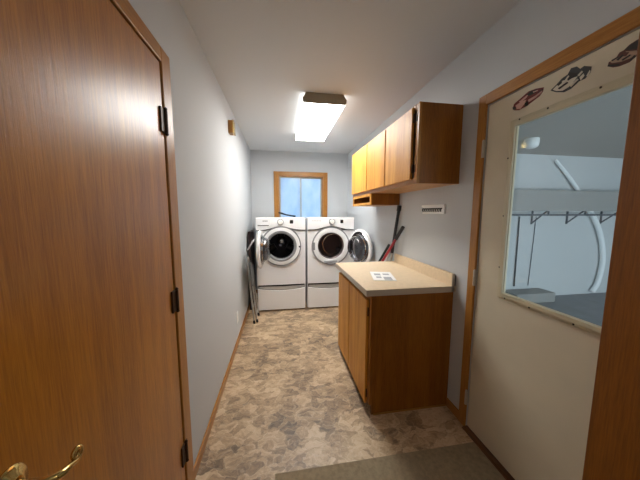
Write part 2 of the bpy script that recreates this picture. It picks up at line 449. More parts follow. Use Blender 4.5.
CARS = {
'c1_body': [(1.18, 1.9534), (1.174, 1.9741), (1.1372, 1.988), (1.1003, 2.0022), (1.0639, 1.9981), (1.0268, 1.9869), (1.0294, 1.9699), (1.0427, 1.9553), (1.0988, 1.9367), (1.1419, 1.9317), (1.1683, 1.9406)] ,
'c1_hood': [(1.1641, 1.9632), (1.1378, 1.9682), (1.1088, 1.9683), (1.1121, 1.9531), (1.1348, 1.9357), (1.1571, 1.9421)] ,
'c1_glass': [(1.1093, 1.989), (1.0929, 1.9976), (1.0591, 1.993), (1.0623, 1.9807), (1.0925, 1.9785)] ,
'c1_stripe': [(1.1458, 1.9738), (1.1104, 1.9851), (1.1045, 1.9777), (1.1374, 1.9635)] ,
'c1_side': [(1.0965, 1.9617), (1.0608, 1.9654), (1.0319, 1.9751), (1.0333, 1.9676), (1.06, 1.9567), (1.093, 1.9495)] ,
'c1_wheel': [(1.1779, 1.9596), (1.1635, 1.9561), (1.1607, 1.9422), (1.1728, 1.9442)] ,
'c1_wheel2': [(1.1121, 1.9531), (1.0983, 1.956), (1.0965, 1.9371), (1.1107, 1.9371)] ,
'c2_body': [(0.9967, 1.9587), (0.9702, 1.9748), (0.9535, 1.9875), (0.9324, 1.9928), (0.9217, 2.0118), (0.901, 2.0072), (0.8877, 1.9913), (0.8747, 1.995), (0.8492, 1.979), (0.8509, 1.9591), (0.866, 1.9436), (0.887, 1.9433), (0.9137, 1.9273), (0.9389, 1.9252), (0.9715, 1.94)] ,
'c2_hood': [(0.9871, 1.9576), (0.9697, 1.9689), (0.9526, 1.9778), (0.9304, 1.9714), (0.8931, 1.966), (0.9039, 1.9538), (0.9231, 1.9385), (0.9463, 1.9346), (0.972, 1.945)] ,
'c2_side': [(0.8865, 1.9582), (0.8739, 1.9668), (0.8698, 1.9562), (0.8813, 1.9439)] ,
'c2_tail': [(0.8631, 1.9528), (0.8536, 1.9689), (0.8511, 1.9613), (0.86, 1.9469)] ,
'c2_glass': [(0.9333, 1.9796), (0.9236, 1.9972), (0.8942, 1.9774), (0.9095, 1.9699), (0.9277, 1.9656)] ,
'c2_grille': [(0.9697, 1.9689), (0.9503, 1.9767), (0.9517, 1.9681), (0.9646, 1.9627)] ,
'c3_body': [(0.7995, 1.952), (0.7972, 1.965), (0.7762, 1.9708), (0.769, 1.9821), (0.7581, 1.9825), (0.7445, 1.9927), (0.7271, 1.9966), (0.71, 1.9969), (0.6975, 1.9904), (0.6931, 1.9451), (0.7048, 1.9441), (0.7218, 1.9427), (0.7387, 1.9323), (0.7656, 1.9335), (0.7831, 1.9395)] ,
'c3_roof': [(0.7554, 1.9826), (0.743, 1.9901), (0.7267, 1.9931), (0.7096, 1.9935), (0.6984, 1.9879), (0.6951, 1.9542), (0.7241, 1.9664), (0.7427, 1.9743)] ,
'c3_hood': [(0.7944, 1.9663), (0.7746, 1.9692), (0.7491, 1.9585), (0.742, 1.9672), (0.7132, 1.9555), (0.7248, 1.9477), (0.7373, 1.945), (0.7614, 1.9468), (0.7877, 1.9569)] ,
'c3_line': [(0.7753, 1.9615), (0.7596, 1.9697), (0.7563, 1.9644), (0.7699, 1.955)] ,
'c3_grille': [(0.7979, 1.9564), (0.7636, 1.9411), (0.7673, 1.9362), (0.7958, 1.9499)] ,
'c3_arch': [(0.7381, 1.9404), (0.7275, 1.9493), (0.7231, 1.9435), (0.7363, 1.9344)] ,
'c1_s1': [(1.1324, 1.9783), (1.1036, 1.9877), (1.1004, 1.9833), (1.1269, 1.9716)],
'c1_s2': [(1.0764, 1.99), (1.0542, 1.9874), (1.053, 1.9835), (1.0736, 1.9846)],
'c1_s3': [(1.0526, 1.9701), (1.0334, 1.9819), (1.0305, 1.9773), (1.0476, 1.9629)],
'c2_s1': [(0.9451, 1.9682), (0.9277, 1.9867), (0.9238, 1.9811), (0.9399, 1.9633)],
'c2_s2': [(0.8934, 1.9692), (0.8796, 1.9793), (0.8761, 1.974), (0.8881, 1.963)],
'c2_s3': [(0.9636, 1.9529), (0.9295, 1.9619), (0.9256, 1.9564), (0.9585, 1.9463)],
'c2_s4': [(0.917, 1.941), (0.8921, 1.9554), (0.8889, 1.9503), (0.9136, 1.9349)],
'c3_s1': [(0.7887, 1.9674), (0.7705, 1.9692), (0.7687, 1.9658), (0.7859, 1.9626)],
'c3_s2': [(0.7592, 1.9524), (0.7385, 1.9574), (0.7371, 1.9536), (0.7566, 1.9478)],
'c3_s3': [(0.7507, 1.9746), (0.7236, 1.9615), (0.7234, 1.959), (0.7498, 1.9718)],
}
def decal(lab, mats, layers):
    b = MB()
    for k, (key, mi) in enumerate(layers):
        b.mi = mi
        b.prism(CARS[key], 'x', GX-0.0006-0.0004*k, GX-0.0002)
    b.build('car_sticker', mats, r)['label'] = lab
decal('dark red race car sticker', ['decal_red', 'decal_pink', 'decal_dark'], [('c1_body',0),('c1_hood',1),('c1_glass',2),('c1_stripe',1),('c1_s1',1),('c1_s2',1),('c1_s3',2),('c1_side',1),('c1_wheel',2),('c1_wheel2',2)])
decal('black and white race car sticker', ['decal_black', 'decal_white', 'decal_dark'], [('c2_body',0),('c2_hood',1),('c2_side',1),('c2_tail',1),('c2_glass',2),('c2_grille',2),('c2_s1',1),('c2_s2',1),('c2_s3',2),('c2_s4',1)])
decal('brown and tan race car sticker cut by the photo edge', ['decal_brown', 'decal_tan', 'decal_dark'], [('c3_body',0),('c3_hood',1),('c3_roof',2),('c3_line',2),('c3_grille',2),('c3_arch',2),('c3_s1',2),('c3_s2',2),('c3_s3',1)])

tr = root('trim_2', (XR, 0.88, 0)); struct(tr, 'oak casing around the beige door on the right wall', 'trim')
b = MB(); b.box(XR-0.015, XR, RD1+0.001, 1.395, 0, 2.097); b.box(XR-0.015, XR, RD0-0.06, RD0-0.001, 0, 2.097)
b.build('side_casing', 'oak_trim', tr, 0.004)
box('head_casing', 'oak_trim_y', (XR-0.0152, XR, RD0-0.001, RD1+0.001, RDZ+0.001, 2.097), tr, 0.004)
MB().frame('x', XR+0.048, XR+0.12, RD0, RD1, 0, RDZ, 0.012, 0).build('door_stop', 'cream', tr)
b = MB().box(1.172, XR+0.12, RD0, RD1, 0.0, 0.012).box(1.165, 1.172, RD0, RD1, 0, 0.006)
struct(b.build('trim_3', 'sill', None, 0.003), 'dark wooden threshold under the beige door', 'trim')

# ---- open oak door at the right edge
r = root('door_3', (1.08, 0.22, 0)); struct(r, 'plain brown oak door standing open across beige door at right edge', 'door')
box('door_slab', 'oak_slab', (1.06, 1.10, -0.19, 0.64, 0.012, 2.03), r, 0.003)
for z in (1.8, 1.0, 0.25):
    MB().tube([(1.105, -0.192, z-0.045), (1.105, -0.192, z+0.045)], 0.007).build('hinge', 'bronze', r)

# ---- window
r = root('window_1', (0.366, YB, WZ0)); struct(r, 'oak-framed frosted window glowing pale blue above the washers', 'window')
b = MB(); b.box(-0.104, WX0-0.002, YB-0.018, YB, 1.08, 2.124); b.box(WX1+0.002, 0.832, YB-0.018, YB, 1.08, 2.124)
b.build('side_casing', 'oak_trim', r, 0.004)
b = MB(); b.box(WX0-0.002, WX1+0.002, YB-0.0182, YB, WZ1+0.002, 2.124); b.box(WX0-0.002, WX1+0.002, YB-0.0182, YB, 1.08, WZ0-0.002)
b.build('head_casing', 'oak_trim_x', r, 0.004)
MB().frame('y', YB-0.004, YB+0.12, WX0, WX1, WZ0, WZ1, 0.012).build('window_jamb', 'oak_trim', r)
for (x0, x1, y) in ((WX0+0.013, 0.376, YB+0.055), (0.356, WX1-0.013, YB+0.085)):
    s = MB().frame('y', y, y+0.026, x0, x1, WZ0+0.013, WZ1-0.013, 0.020).build('sash', 'vinyl', r, 0.002)
    MB().box(x0+0.018, x1-0.018, y+0.011, y+0.014, WZ0+0.03, WZ1-0.03).build('frosted_pane', 'shade', s)

# ================================================================ GARAGE BEYOND THE DOOR GLASS
gx0, gx1, gyn, gyf, gzf, gzc = XR+0.121, 6.9, -2.6, 3.86, -0.15, 2.45
struct(box('floor_garage', 'g_floor', (gx0, gx1, gyn, gyf, gzf-0.05, gzf)), 'grey concrete floor seen through the door glass', 'floor')
struct(box('ceiling_garage', 'g_ceil', (gx0, gx1+0.1, gyn-0.1, gyf+0.1, gzc, gzc+0.05)), 'pale grey garage ceiling seen through the door glass', 'ceiling')
struct(box('wall_garage_far', 'g_wall', (gx0, gx1, gyf, gyf+0.1, gzf-0.05, gzc)), 'pale bluish garage wall seen through the door glass', 'wall')
struct(box('wall_garage_side', 'g_wall', (gx1, gx1+0.1, gyn, gyf, gzf-0.05, gzc)), 'pale garage side wall beyond the door glass', 'wall')
b = MB(); b.box(gx0, 1.9, gyn-0.1, gyn, gzf-0.05, gzc); b.box(6.4, gx1, gyn-0.1, gyn, gzf-0.05, gzc); b.box(1.9, 6.4, gyn-0.1, gyn, 1.75, gzc)
struct(b.build('wall_garage_near', 'g_wall'), 'garage wall with the open vehicle doorway', 'wall')
r = root('garage_shelf', (5.0, gyf, 1.2)); tag(r, 'long grey shelf on braced brackets, on the garage wall behind the door glass', 'shelf')
box('shelf_board', 'g_grey', (3.7, 6.8, gyf-0.30, gyf-0.11, 1.475, 1.50), r, 0.003)
box('front_panel', 'g_grey', (3.7, 6.8, gyf-0.31, gyf-0.29, 1.455, 1.80), r, 0.003)
box('rail', 'g_metal', (3.7, 6.8, gyf-0.30, gyf-0.27, 1.375, 1.405), r, 0.002)
for x in (4.50, 5.26, 6.04):
    b = MB().box(x-0.012, x+0.012, gyf-0.02, gyf, 1.22, 1.475).box(x-0.01, x+0.01, gyf-0.29, gyf-0.275, 1.40, 1.476)
    b.tube([(x, gyf-0.012, 1.24), (x, gyf-0.27, 1.468)], 0.013, 8)
    b.build('bracket', 'g_metal', r)
o = MB().box(4.0, 4.80, gyf-0.3, gyf, gzf, 0.02).build('storage_box', 'g_grey', None, 0.01)
tag(o, 'low grey box on the garage floor, seen through lower left of door glass', 'box')
o = MB().tube([(4.226, gyf-0.02, 1.36), (4.23, gyf-0.02, 0.9), (4.236, gyf-0.02, 0.08)], 0.011, 8).build('cord', 'rubber')
tag(o, 'thin black cord hanging straight down from the garage shelf', 'cord')
o = MB().tube([(4.584, gyf-0.012, 1.36), (4.56, gyf-0.012, 0.5), (4.544, gyf-0.012, 0.08)], 0.006, 8).build('cord', 'g_metal')
tag(o, 'thinner grey cord right of the black cord on the garage wall', 'cord')
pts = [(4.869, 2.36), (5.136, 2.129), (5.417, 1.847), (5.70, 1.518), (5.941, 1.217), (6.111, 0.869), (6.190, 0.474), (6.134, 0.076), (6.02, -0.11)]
def catmull(p, k=6):
    out = []
    for i in range(len(p)-1):
        a, b_, c, d = p[max(i-1,0)], p[i], p[i+1], p[min(i+2, len(p)-1)]
        for j in range(k):
            t = j/k
            out.append(tuple(0.5*((2*b_[q])+(-a[q]+c[q])*t+(2*a[q]-5*b_[q]+4*c[q]-d[q])*t*t+(-a[q]+3*b_[q]-3*c[q]+d[q])*t**3) for q in range(len(p[0]))))
    return out+[p[-1]]
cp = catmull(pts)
o = MB().tube([(x*0.99, gyf-0.06, 1.412+(z-1.412)*0.99) for x, z in cp], [0.024+0.016*min(1, i/20) for i in range(len(cp))], 12).build('light_streak', 'light_streak', None, smooth=True)  # bright streak in the glass, built as a solid pale tube
tag(o, 'curved streak of light shaped as a pale band behind the door glass', 'light_streak')
o = MB().lathe((3.49, 3.09, gzc), (0,0,-1), [(0.085,0),(0.088,0.05),(0.08,0.10),(0.055,0.125),(0.02,0.13)], 32).build('smoke_detector', 'white_plastic', None, smooth=True)
tag(o, 'round white smoke detector on garage ceiling, seen through the door glass', 'smoke detector')

# ================================================================ CEILING LIGHT
r = root('ceiling_light', (0.395, 2.87, H)); tag(r, 'long rectangular fluorescent light glowing white on the ceiling', 'ceiling light')
y0, y1, xl, xr = 2.275, 3.46, 0.208, 0.603
MB().box(xl+0.012, xr-0.012, y0+0.022, y1-0.022, H-0.082, H-0.078).build('diffuser', 'lamp', r)
for sgn, xe in ((1, xl), (-1, xr)):
    MB().prism([(xe+sgn*0.032, H-0.012), (xe+sgn*0.002, H-0.05), (xe+sgn*0.004, H-0.074), (xe+sgn*0.012, H-0.080), (xe+sgn*0.014, H-0.076), (xe+sgn*0.036, H-0.012)], 'y', y0+0.022, y1-0.022).build('side_lens', 'lamp_side', r)
ec = [(xl+0.03, H), (xl, H-0.045), (xl+0.002, H-0.075), (xl+0.018, H-0.084), (xr-0.018, H-0.084), (xr-0.002, H-0.075), (xr, H-0.045), (xr-0.03, H)]
for a in (y0, y1-0.02): MB().prism(ec, 'y', a, a+0.02).build('end_cap', 'lamp_end', r, 0.003)
box('back_pan', 'white', (xl+0.04, xr-0.04, y0+0.021, y1-0.021, H-0.0115, H), r)

# ================================================================ LEFT WALL BITS
r = root('door_chime', (XL, 2.62, 2.24)); tag(r, 'small wooden door chime box high on left wall near ceiling', 'chime')
box('back_box', 'oak_trim', (XL, XL+0.040, 2.585, 2.675, 2.182, 2.300), r, 0.004)
box('front_cover', 'brass', (XL+0.040, XL+0.052, 2.580, 2.680, 2.178, 2.304), r, 0.004)['label'] = 'yellowish front cover'
r = root('wall_outlet', (XL, 2.70, 0.29)); tag(r, 'white outlet plate low on left wall above the baseboard', 'outlet')
box('cover_plate', 'white_plastic', (XL, XL+0.007, 2.66, 2.735, 0.232, 0.350), r, 0.003)
for z in (0.266, 0.314):
    MB().lathe((XL+0.007, 2.6975, z), (1,0,0), [(0.017,0),(0.017,0.002),(0.001,0.0025)], 20).build('socket', 'white_plastic', r)

# folded metal stool in the gap beside the washer
r = root('folding_stool', (-0.39, 3.30, 0)); tag(r, 'folded silver metal stool leaning on left wall beside the washer', 'stool')
def lean(y, z, dx=0):   # leaning plane: foot at X=-0.365, top at the wall
    return (-0.352 - 0.075*z/0.84 + dx, y, z)
b = MB()
b.tube([lean(3.16, 0.012), lean(3.18, 0.4), lean(3.22, 0.78), lean(3.26, 0.83), lean(3.34, 0.83), lean(3.38, 0.78), lean(3.42, 0.4), lean(3.44, 0.012)], 0.011)
b.tube([lean(3.17, 0.2), lean(3.43, 0.2)], 0.009)
b.build('front_leg_frame', 'alu', r, smooth=True)
b = MB()
b.tube([lean(3.19, 0.012, 0.034), lean(3.20, 0.3, 0.030), lean(3.23, 0.62, 0.024)], 0.010)
b.tube([lean(3.41, 0.012, 0.034), lean(3.40, 0.3, 0.030), lean(3.37, 0.62, 0.024)], 0.010)
b.tube([lean(3.19, 0.10, 0.033), lean(3.41, 0.10, 0.033)], 0.008)
b.build('rear_leg_frame', 'alu', r, smooth=True)
seat = [(3.30+0.135*math.cos(t), 0.60+0.17*math.sin(t)) for t in [2*PI*i/28 for i in range(28)]]
b = MB().prism(seat, 'x', 0, 0.022)
sh = Matrix.Identity(4); sh[0][2] = -0.075/0.84; sh[0][3] = -0.352+0.014
b.xf(sh).build('seat', 'grey_seat', r, 0.006)['label'] = 'grey rounded seat folded upright'
for y, dx in ((3.16, 0), (3.44, 0), (3.19, 0.034), (3.41, 0.034)):
    MB().tube([lean(y, 0.0, dx), lean(y, 0.042, dx)], 0.0145).build('rubber_foot', 'rubber', r)
o = MB().box(-0.460, -0.425, 3.62, 4.10, 0.0, 1.15).build('board', 'maroon', None, 0.004)
tag(o, 'dark brown board standing in the narrow gap left of the washer', 'board')
o = MB().tube([(-0.462, 3.46, 0.90), (-0.43, 3.44, 0.94), (-0.372, 3.42, 1.035), (-0.352, 3.44, 1.06)], 0.011, 8).build('strap', 'offwhite', r, smooth=True)
o['label'] = 'off-white carrying strap'

# ================================================================ WASHER AND DRYER
YW = 3.518; YBK = 4.28
def machine(name, x0, label, cat, group):
    x1 = x0+0.686; cx = x0+0.343; r = root(name, (cx, (YW+YBK)/2, 0)); tag(r, label, cat, group)
    HZ = 1.352; PZ = 0.392
    return r, x0, x1, cx, HZ, PZ

def pedestal(r, x0, x1, cx, PZ):
    p = box('pedestal', 'white', (x0, x1, YW+0.035, YBK, 0.018, PZ-0.004), r, 0.006)
    for sx in (x0+0.05, x1-0.05):
        for sy in (YW+0.1, YBK-0.06):
            MB().lathe((sx, sy, 0), (0,0,1), [(0.026,0),(0.026,0.012),(0.014,0.014),(0.014,0.03)], 16).build('foot', 'rubber', p)
    n = 20
    top = [(x1-0.006-(x1-x0-0.012)*i/n, 0.338-0.030*(1-((i/n-0.5)*2)**2)) for i in range(n+1)]
    d = MB().prism([(x0+0.006, 0.022), (x1-0.006, 0.022)]+top, 'y', YW+0.004, YW+0.034).build('drawer_front', 'white', r, 0.006)
    box('drawer_gap_shade', 'dark', (x0+0.012, x1-0.012, YW+0.03, YW+0.036, 0.30, PZ-0.006), d)  # dark plate paints the shade in the recess behind the grip
    up = [(x0+0.02+(x1-x0-0.04)*i/n, 0.346-0.030*(1-((i/n-0.5)*2)**2)) for i in range(n+1)]
    dn = [(x1-0.02-(x1-x0-0.04)*i/n, 0.368-0.004*(1-((i/n-0.5)*2)**2)) for i in range(n+1)]
    MB().prism(up+dn, 'y', YW+0.010, YW+0.032).build('drawer_handle', 'handle_metal', d, 0.004)['label'] = 'curved brushed metal drawer grip'

def cabinet(r, x0, x1, cx, cz, hr, HZ, PZ):
    n = 24
    b = MB()
    b.holed_front(x0, x1, PZ, 1.168, YW, YW+0.03, cx, cz, hr)
    b.build('front_panel', 'white', r, 0.0)
    b = MB()
    b.box(x0, x0+0.012, YW+0.03, YBK, PZ, HZ-0.006); b.box(x1-0.012, x1, YW+0.03, YBK, PZ, HZ-0.006)
    b.box(x0+0.012, x1-0.012, YBK-0.012, YBK, PZ, HZ-0.006); b.box(x0+0.012, x1-0.012, YW+0.03, YBK-0.012, HZ-0.02, HZ-0.006)
    b.box(x0+0.012, x1-0.012, YW+0.03, YBK-0.012, PZ, PZ+0.012)
    b.build('cabinet', 'white', r)
    # console with arched lower edge
    low = [(x1-(x1-x0)*i/n, 1.176+0.052*math.exp(-((i/n-0.5)/0.24)**2)) for i in range(n+1)]
    c = MB().prism([(x0, HZ), (x1, HZ)][::1]+low, 'y', YW-0.012, YW+0.03)
    c = c.build('control_panel', 'white', r, 0.007)
    seam = [(x0+0.006+(x1-x0-0.012)*i/n, YW-0.010, 1.172+0.052*math.exp(-((i/n-0.5)/0.24)**2)) for i in range(n+1)]
    MB().tube(seam, 0.0055, 8).build('seam', 'seam', c)
    # upper part of front under the console arch
    return c

def porthole(r, cx, cz, hr, R, dark, deep=0.42):
    MB().lathe((cx, YW, cz), (0,-1,0), [(hr,-0.01),(hr+0.005,0.016),(hr+0.03,0.02),(R-0.03,0.016),(R-0.008,0.010),(R,0.0),(R,-0.005)], 64, closed=True).build('door_bezel', 'white', r, smooth=True)
    MB().lathe((cx, YW-0.013, cz), (0,-1,0), [(R-0.024,-0.006),(R-0.022,0.004),(R-0.006,0.004),(R-0.004,-0.008)], 64, closed=True).build('bezel_trim', 'grey_plastic', r, smooth=True)
    bm = MB()
    prof = [(hr, -0.012), (hr-0.012, 0.0), (hr-0.012, 0.06), (hr+0.03, 0.07), (hr+0.03, deep), (0.05, deep+0.01)]
    # open cup (no front cap)
    o = Vector((cx, YW, cz)); rings = [bm.ring(o+Vector((0, h, 0)), Vector((1,0,0)), Vector((0,0,1)), max(q,1e-3), 48) for q, h in prof]
    bm.loft(rings, False, True)
    return bm.build('drum', dark, r, smooth=True)

# washer
r, x0, x1, cx, HZ, PZ = machine('washing_machine', -0.339, 'white front-loading washer by the left wall, its round door open leftward', 'washing machine', 'front loaders')
pedestal(r, x0, x1, cx, PZ)
cz, hr, R = 0.950, 0.205, 0.288
c = cabinet(r, x0, x1, cx, cz, hr+0.01, HZ, PZ)
MB().lathe((cx+0.0, YW-0.022, cz), (0,1,0), [(hr+0.012,0.0),(hr+0.012,0.02),(hr-0.022,0.03),(hr-0.026,0.015),(hr-0.010,0.0)], 64, closed=True).build('gasket', 'grey_plastic', r, smooth=True)
d = porthole(r, cx, cz, hr, R, 'drum')
for k in range(3):
    a = PI/2 + k*2*PI/3
    ax = Vector((math.cos(a), 0, math.sin(a)))
    MB().tube([Vector((cx, YW+0.40, cz))+ax*0.10, Vector((cx, YW+0.40, cz))+ax*0.19], [0.055, 0.075], 16).build('drum_baffle', 'rubber', d, smooth=True)
MB().lathe((cx+0.01, YW+0.428, cz+0.02), (0,-1,0), [(0.085,0),(0.075,0.02),(0.04,0.035),(0.01,0.04)], 32).build('drum_hub', 'chrome', d, smooth=True)
# detergent drawer, logo mark, knob, display
box('detergent_drawer', 'white', (x0+0.018, x0+0.205, YW-0.016, YW-0.010, 1.225, 1.338), c, 0.003)
box('drawer_grip', 'seam', (x0+0.028, x0+0.178, YW-0.0185, YW-0.0155, 1.240, 1.250), c, 0.001)
for i, (a, w) in enumerate(((0.095,0.018),(0.116,0.010),(0.129,0.014),(0.146,0.016))):
    MB().box(x0+a, x0+a+w, YW-0.0175, YW-0.0155, 1.300, 1.309).build('brand_mark', 'seam', c)
def knob(c, x, z):
    MB().lathe((x, YW-0.011, z), (0,-1,0), [(0.044,0),(0.044,0.006),(0.038,0.008)], 32).build('knob_ring', 'grey_plastic', c, smooth=True)
    MB().lathe((x, YW-0.018, z), (0,-1,0), [(0.036,0),(0.034,0.022),(0.030,0.026),(0.001,0.027)], 32).build('knob', 'white_plastic', c, smooth=True)
knob(c, cx-0.005, 1.290)
box('display', 'display', (cx+0.125, cx+0.172, YW-0.0145, YW-0.011, 1.268, 1.318), c, 0.002)
for i in range(4): box('button', 'white_plastic', (cx+0.20+0.026*i, cx+0.218+0.026*i, YW-0.0155, YW-0.011, 1.284, 1.296), c, 0.001)
MB().lathe((cx+0.258, YW-0.016, cz-0.01), (0,-1,0), [(0.012,0),(0.012,0.006),(0.002,0.008)], 16).build('latch_hole', 'rubber', r)

def door_part(mb, hinge, ang):
    return mb.xf(Matrix.Translation(hinge) @ Matrix.Rotation(ang, 4, 'Z') @ Matrix.Translation(-Vector(hinge)))
def open_door(r, cx, cz, hinge, ang, R=0.265):
    T = lambda mb: door_part(mb, hinge, ang)
    yo = YW-0.03
    d = T(MB().lathe((cx, yo, cz), (0,1,0), [(R-0.075,-0.030),(R-0.02,-0.026),(R,-0.008),(R-0.004,0.012),(R-0.03,0.022),(R-0.07,0.018)], 56, closed=True)).build('door', 'white', r, smooth=True)
    T(MB().lathe((cx, yo, cz), (0,1,0), [(R-0.082,0.014),(R-0.055,0.026),(R-0.040,0.027),(R-0.034,0.020)], 56, closed=True)).build('door_ring', 'chrome', d, smooth=True)
    T(MB().lathe((cx, yo, cz), (0,1,0), [(R-0.088,0.012),(R-0.076,0.034),(R-0.082,0.044),(R-0.100,0.020)], 56, closed=True)).build('inner_ring', 'chrome', d, smooth=True)
    g = MB(); o = Vector((cx, yo, cz))
    prof = [(R-0.088,0.0),(R-0.092,0.045),(R-0.104,0.095),(R-0.13,0.118),(0.05,0.124)]
    g.loft([g.ring(o+Vector((0,h,0)), Vector((1,0,0)), Vector((0,0,1)), q, 48) for q, h in prof], False, True)
    T(g).build('door_glass', 'glass_bowl', d, smooth=True)
    T(MB().lathe((cx, yo, cz), (0,1,0), [(R-0.074,-0.030),(R-0.074,-0.024),(0.06,-0.034),(0.01,-0.036)], 48)).build('outer_window', 'grey_plastic', d, smooth=True)
    T(MB().box(hinge[0]-0.02, hinge[0]+0.02, YW-0.04, YW-0.012, cz-0.09, cz+0.09)).build('door_hinge', 'grey_plastic', d, 0.004)
open_door(r, cx, cz, (cx-0.250, YW-0.03, 0), -math.radians(93), 0.246)

# dryer
r, x0, x1, cx, HZ, PZ = machine('dryer', 0.377, 'white front-loading dryer beside base cabinet, its round door open rightward', 'dryer', 'front loaders')
pedestal(r, x0, x1, cx, PZ)
cz, hr, R = 0.942, 0.190, 0.285
c = cabinet(r, x0, x1, cx, cz, hr+0.01, HZ, PZ)
d = porthole(r, cx, cz, hr, R, 'drum_dark', 0.36)
for k in range(3):
    a = -PI/6 + k*2*PI/3
    ax = Vector((math.cos(a), 0, math.sin(a)))
    MB().tube([Vector((cx, YW+0.10, cz))+ax*0.195, Vector((cx, YW+0.34, cz))+ax*0.195], 0.022, 12).build('drum_baffle', 'drum_dark', d, smooth=True)
MB().lathe((cx+0.06, YW+0.002, cz), (0,1,0), [(0.150,0.15),(0.158,0.15),(0.158,0.16),(0.150,0.16)], 48, closed=True).build('drum_rim', 'chrome', d, smooth=True)
for i in range(6): MB().box(x0+0.07+0.022*i, x0+0.083+0.022*i, YW-0.0140, YW-0.0115, 1.303, 1.309).build('brand_mark', 'grey_plastic', c)
knob(c, cx+0.01, 1.293)
box('display', 'display', (cx+0.135, cx+0.18, YW-0.0145, YW-0.011, 1.270, 1.320), c, 0.002)
for i in range(4): box('button', 'white_plastic', (cx+0.21+0.026*i, cx+0.228+0.026*i, YW-0.0155, YW-0.011, 1.286, 1.298), c, 0.001)
MB().box(cx-0.262, cx-0.235, YW-0.024, YW-0.016, cz-0.055, cz+0.055).build('latch_plate', 'grey_plastic', r, 0.004)
MB().box(cx-0.10, cx+0.09, YW-0.026, YW-0.015, cz-0.252, cz-0.215).build('info_label', 'print', r, 0.001)
open_door(r, cx, cz, (cx+0.272, YW-0.03, 0), math.radians(106), 0.262)

o = MB()
o.tube([(-0.026, 4.374, 1.424), (0.02, 4.335, 1.412), (0.10, 4.27, 1.386), (0.18, 4.21, 1.372), (0.245, 4.165, 1.3625)], [0.012, 0.015, 0.012, 0.013, 0.015], 10)
tag(o.build('rod', 'black', None, smooth=True), 'black plastic rod on the washer top leaning against the window casing', 'rod')

# ================================================================ BASE CABINET AND COUNTER
r = root('base_cabinet', (0.885, 1.97, 0)); tag(r, 'oak base cabinet with two doors under the beige countertop', 'cabinet')
CX, C0, C1, CZ = 0.592, 1.531, 2.40, 0.868
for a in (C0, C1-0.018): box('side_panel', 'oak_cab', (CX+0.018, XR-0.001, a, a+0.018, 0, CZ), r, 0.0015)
b = MB(); b.box(CX+0.02, XR-0.002, C0+0.018, C1-0.018, 0.09, 0.105); b.box(XR-0.012, XR-0.002, C0+0.018, C1-0.018, 0.105, CZ)
b.build('carcass', 'oak_cab', r)
b = MB().frame('x', CX, CX+0.018, C0, C1, 0.075, CZ, 0.045); b.box(CX, CX+0.018, 1.965, 2.005, 0.12, CZ-0.045)
b.build('face_frame', 'oak_cab', r, 0.0015)
box('toe_kick', 'dark', (CX+0.07, CX+0.082, C0+0.018, C1-0.018, 0, 0.09), r)  # board coloured near-black for the shadow under the doors
for i, (y0, y1) in enumerate(((1.572, 1.992), (2.006, 2.388))):
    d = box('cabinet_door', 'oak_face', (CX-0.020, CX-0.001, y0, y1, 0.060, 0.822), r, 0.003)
    for z in (0.14, 0.74):
        yy = y0-0.004 if i == 0 else y1+0.004
        MB().tube([(CX-0.008, yy, z-0.03), (CX-0.008, yy, z+0.03)], 0.0045, 8).build('hinge', 'bronze', d)
box('base_bead', 'oak_trim_x', (CX+0.03, XR-0.013, C0-0.010, C0, 0, 0.010), r, 0.003)['label'] = 'pale bead along the foot of the side panel'

r = root('countertop', (0.87, 1.97, CZ)); tag(r, 'beige laminate countertop with low backsplash on the base cabinet', 'countertop')
T0, T1, TX, TZ = 1.511, 2.435, 0.550, 0.911
box('worktop', 'laminate', (TX, XR-0.001, T0, T1, CZ+0.001, TZ), r, 0.002)
b = MB(); b.box(TX-0.0015, XR-0.012, T0-0.0015, T0, CZ+0.001, TZ-0.0015); b.box(TX-0.0015, TX, T0, T1, CZ+0.001, TZ-0.0015)
b.build('edge_band', 'laminate_edge', r)['label'] = 'greyish edge band'
box('backsplash', 'laminate', (1.166, 1.186, T0, 2.40, TZ-0.001, 0.998), r, 0.002)
box('backsplash_end', 'laminate_edge', (1.1655, 1.1865, T0-0.0015, T0, CZ+0.001, 0.997), r)
box('back_gap_shade', 'dark', (1.186, XR-0.001, T0+0.004, 2.40, TZ-0.001, 0.985), r)  # dark strip stands for the shade between backsplash and wall

r = root('leaflet', (0.80, 1.85, TZ)); tag(r, 'white printed paper leaflet lying on the beige countertop', 'paper')
rot = Matrix.Translation((0.800, 1.845, 0)) @ Matrix.Rotation(math.radians(-14), 4, 'Z')
b = MB(); b.box(-0.085, 0.085, -0.135, 0.135, TZ+0.0005, TZ+0.004); b.xf(rot).build('sheet', 'paper', r)
for (a, c_, w, h_) in ((-0.06, 0.04, 0.05, 0.06), (0.01, 0.05, 0.05, 0.045), (-0.055, -0.05, 0.04, 0.05), (0.0, -0.08, 0.06, 0.09)):
    MB().box(a, a+w, c_-h_/2, c_+h_/2, TZ+0.0040, TZ+0.0044).xf(rot).build('print_block', 'print', r)

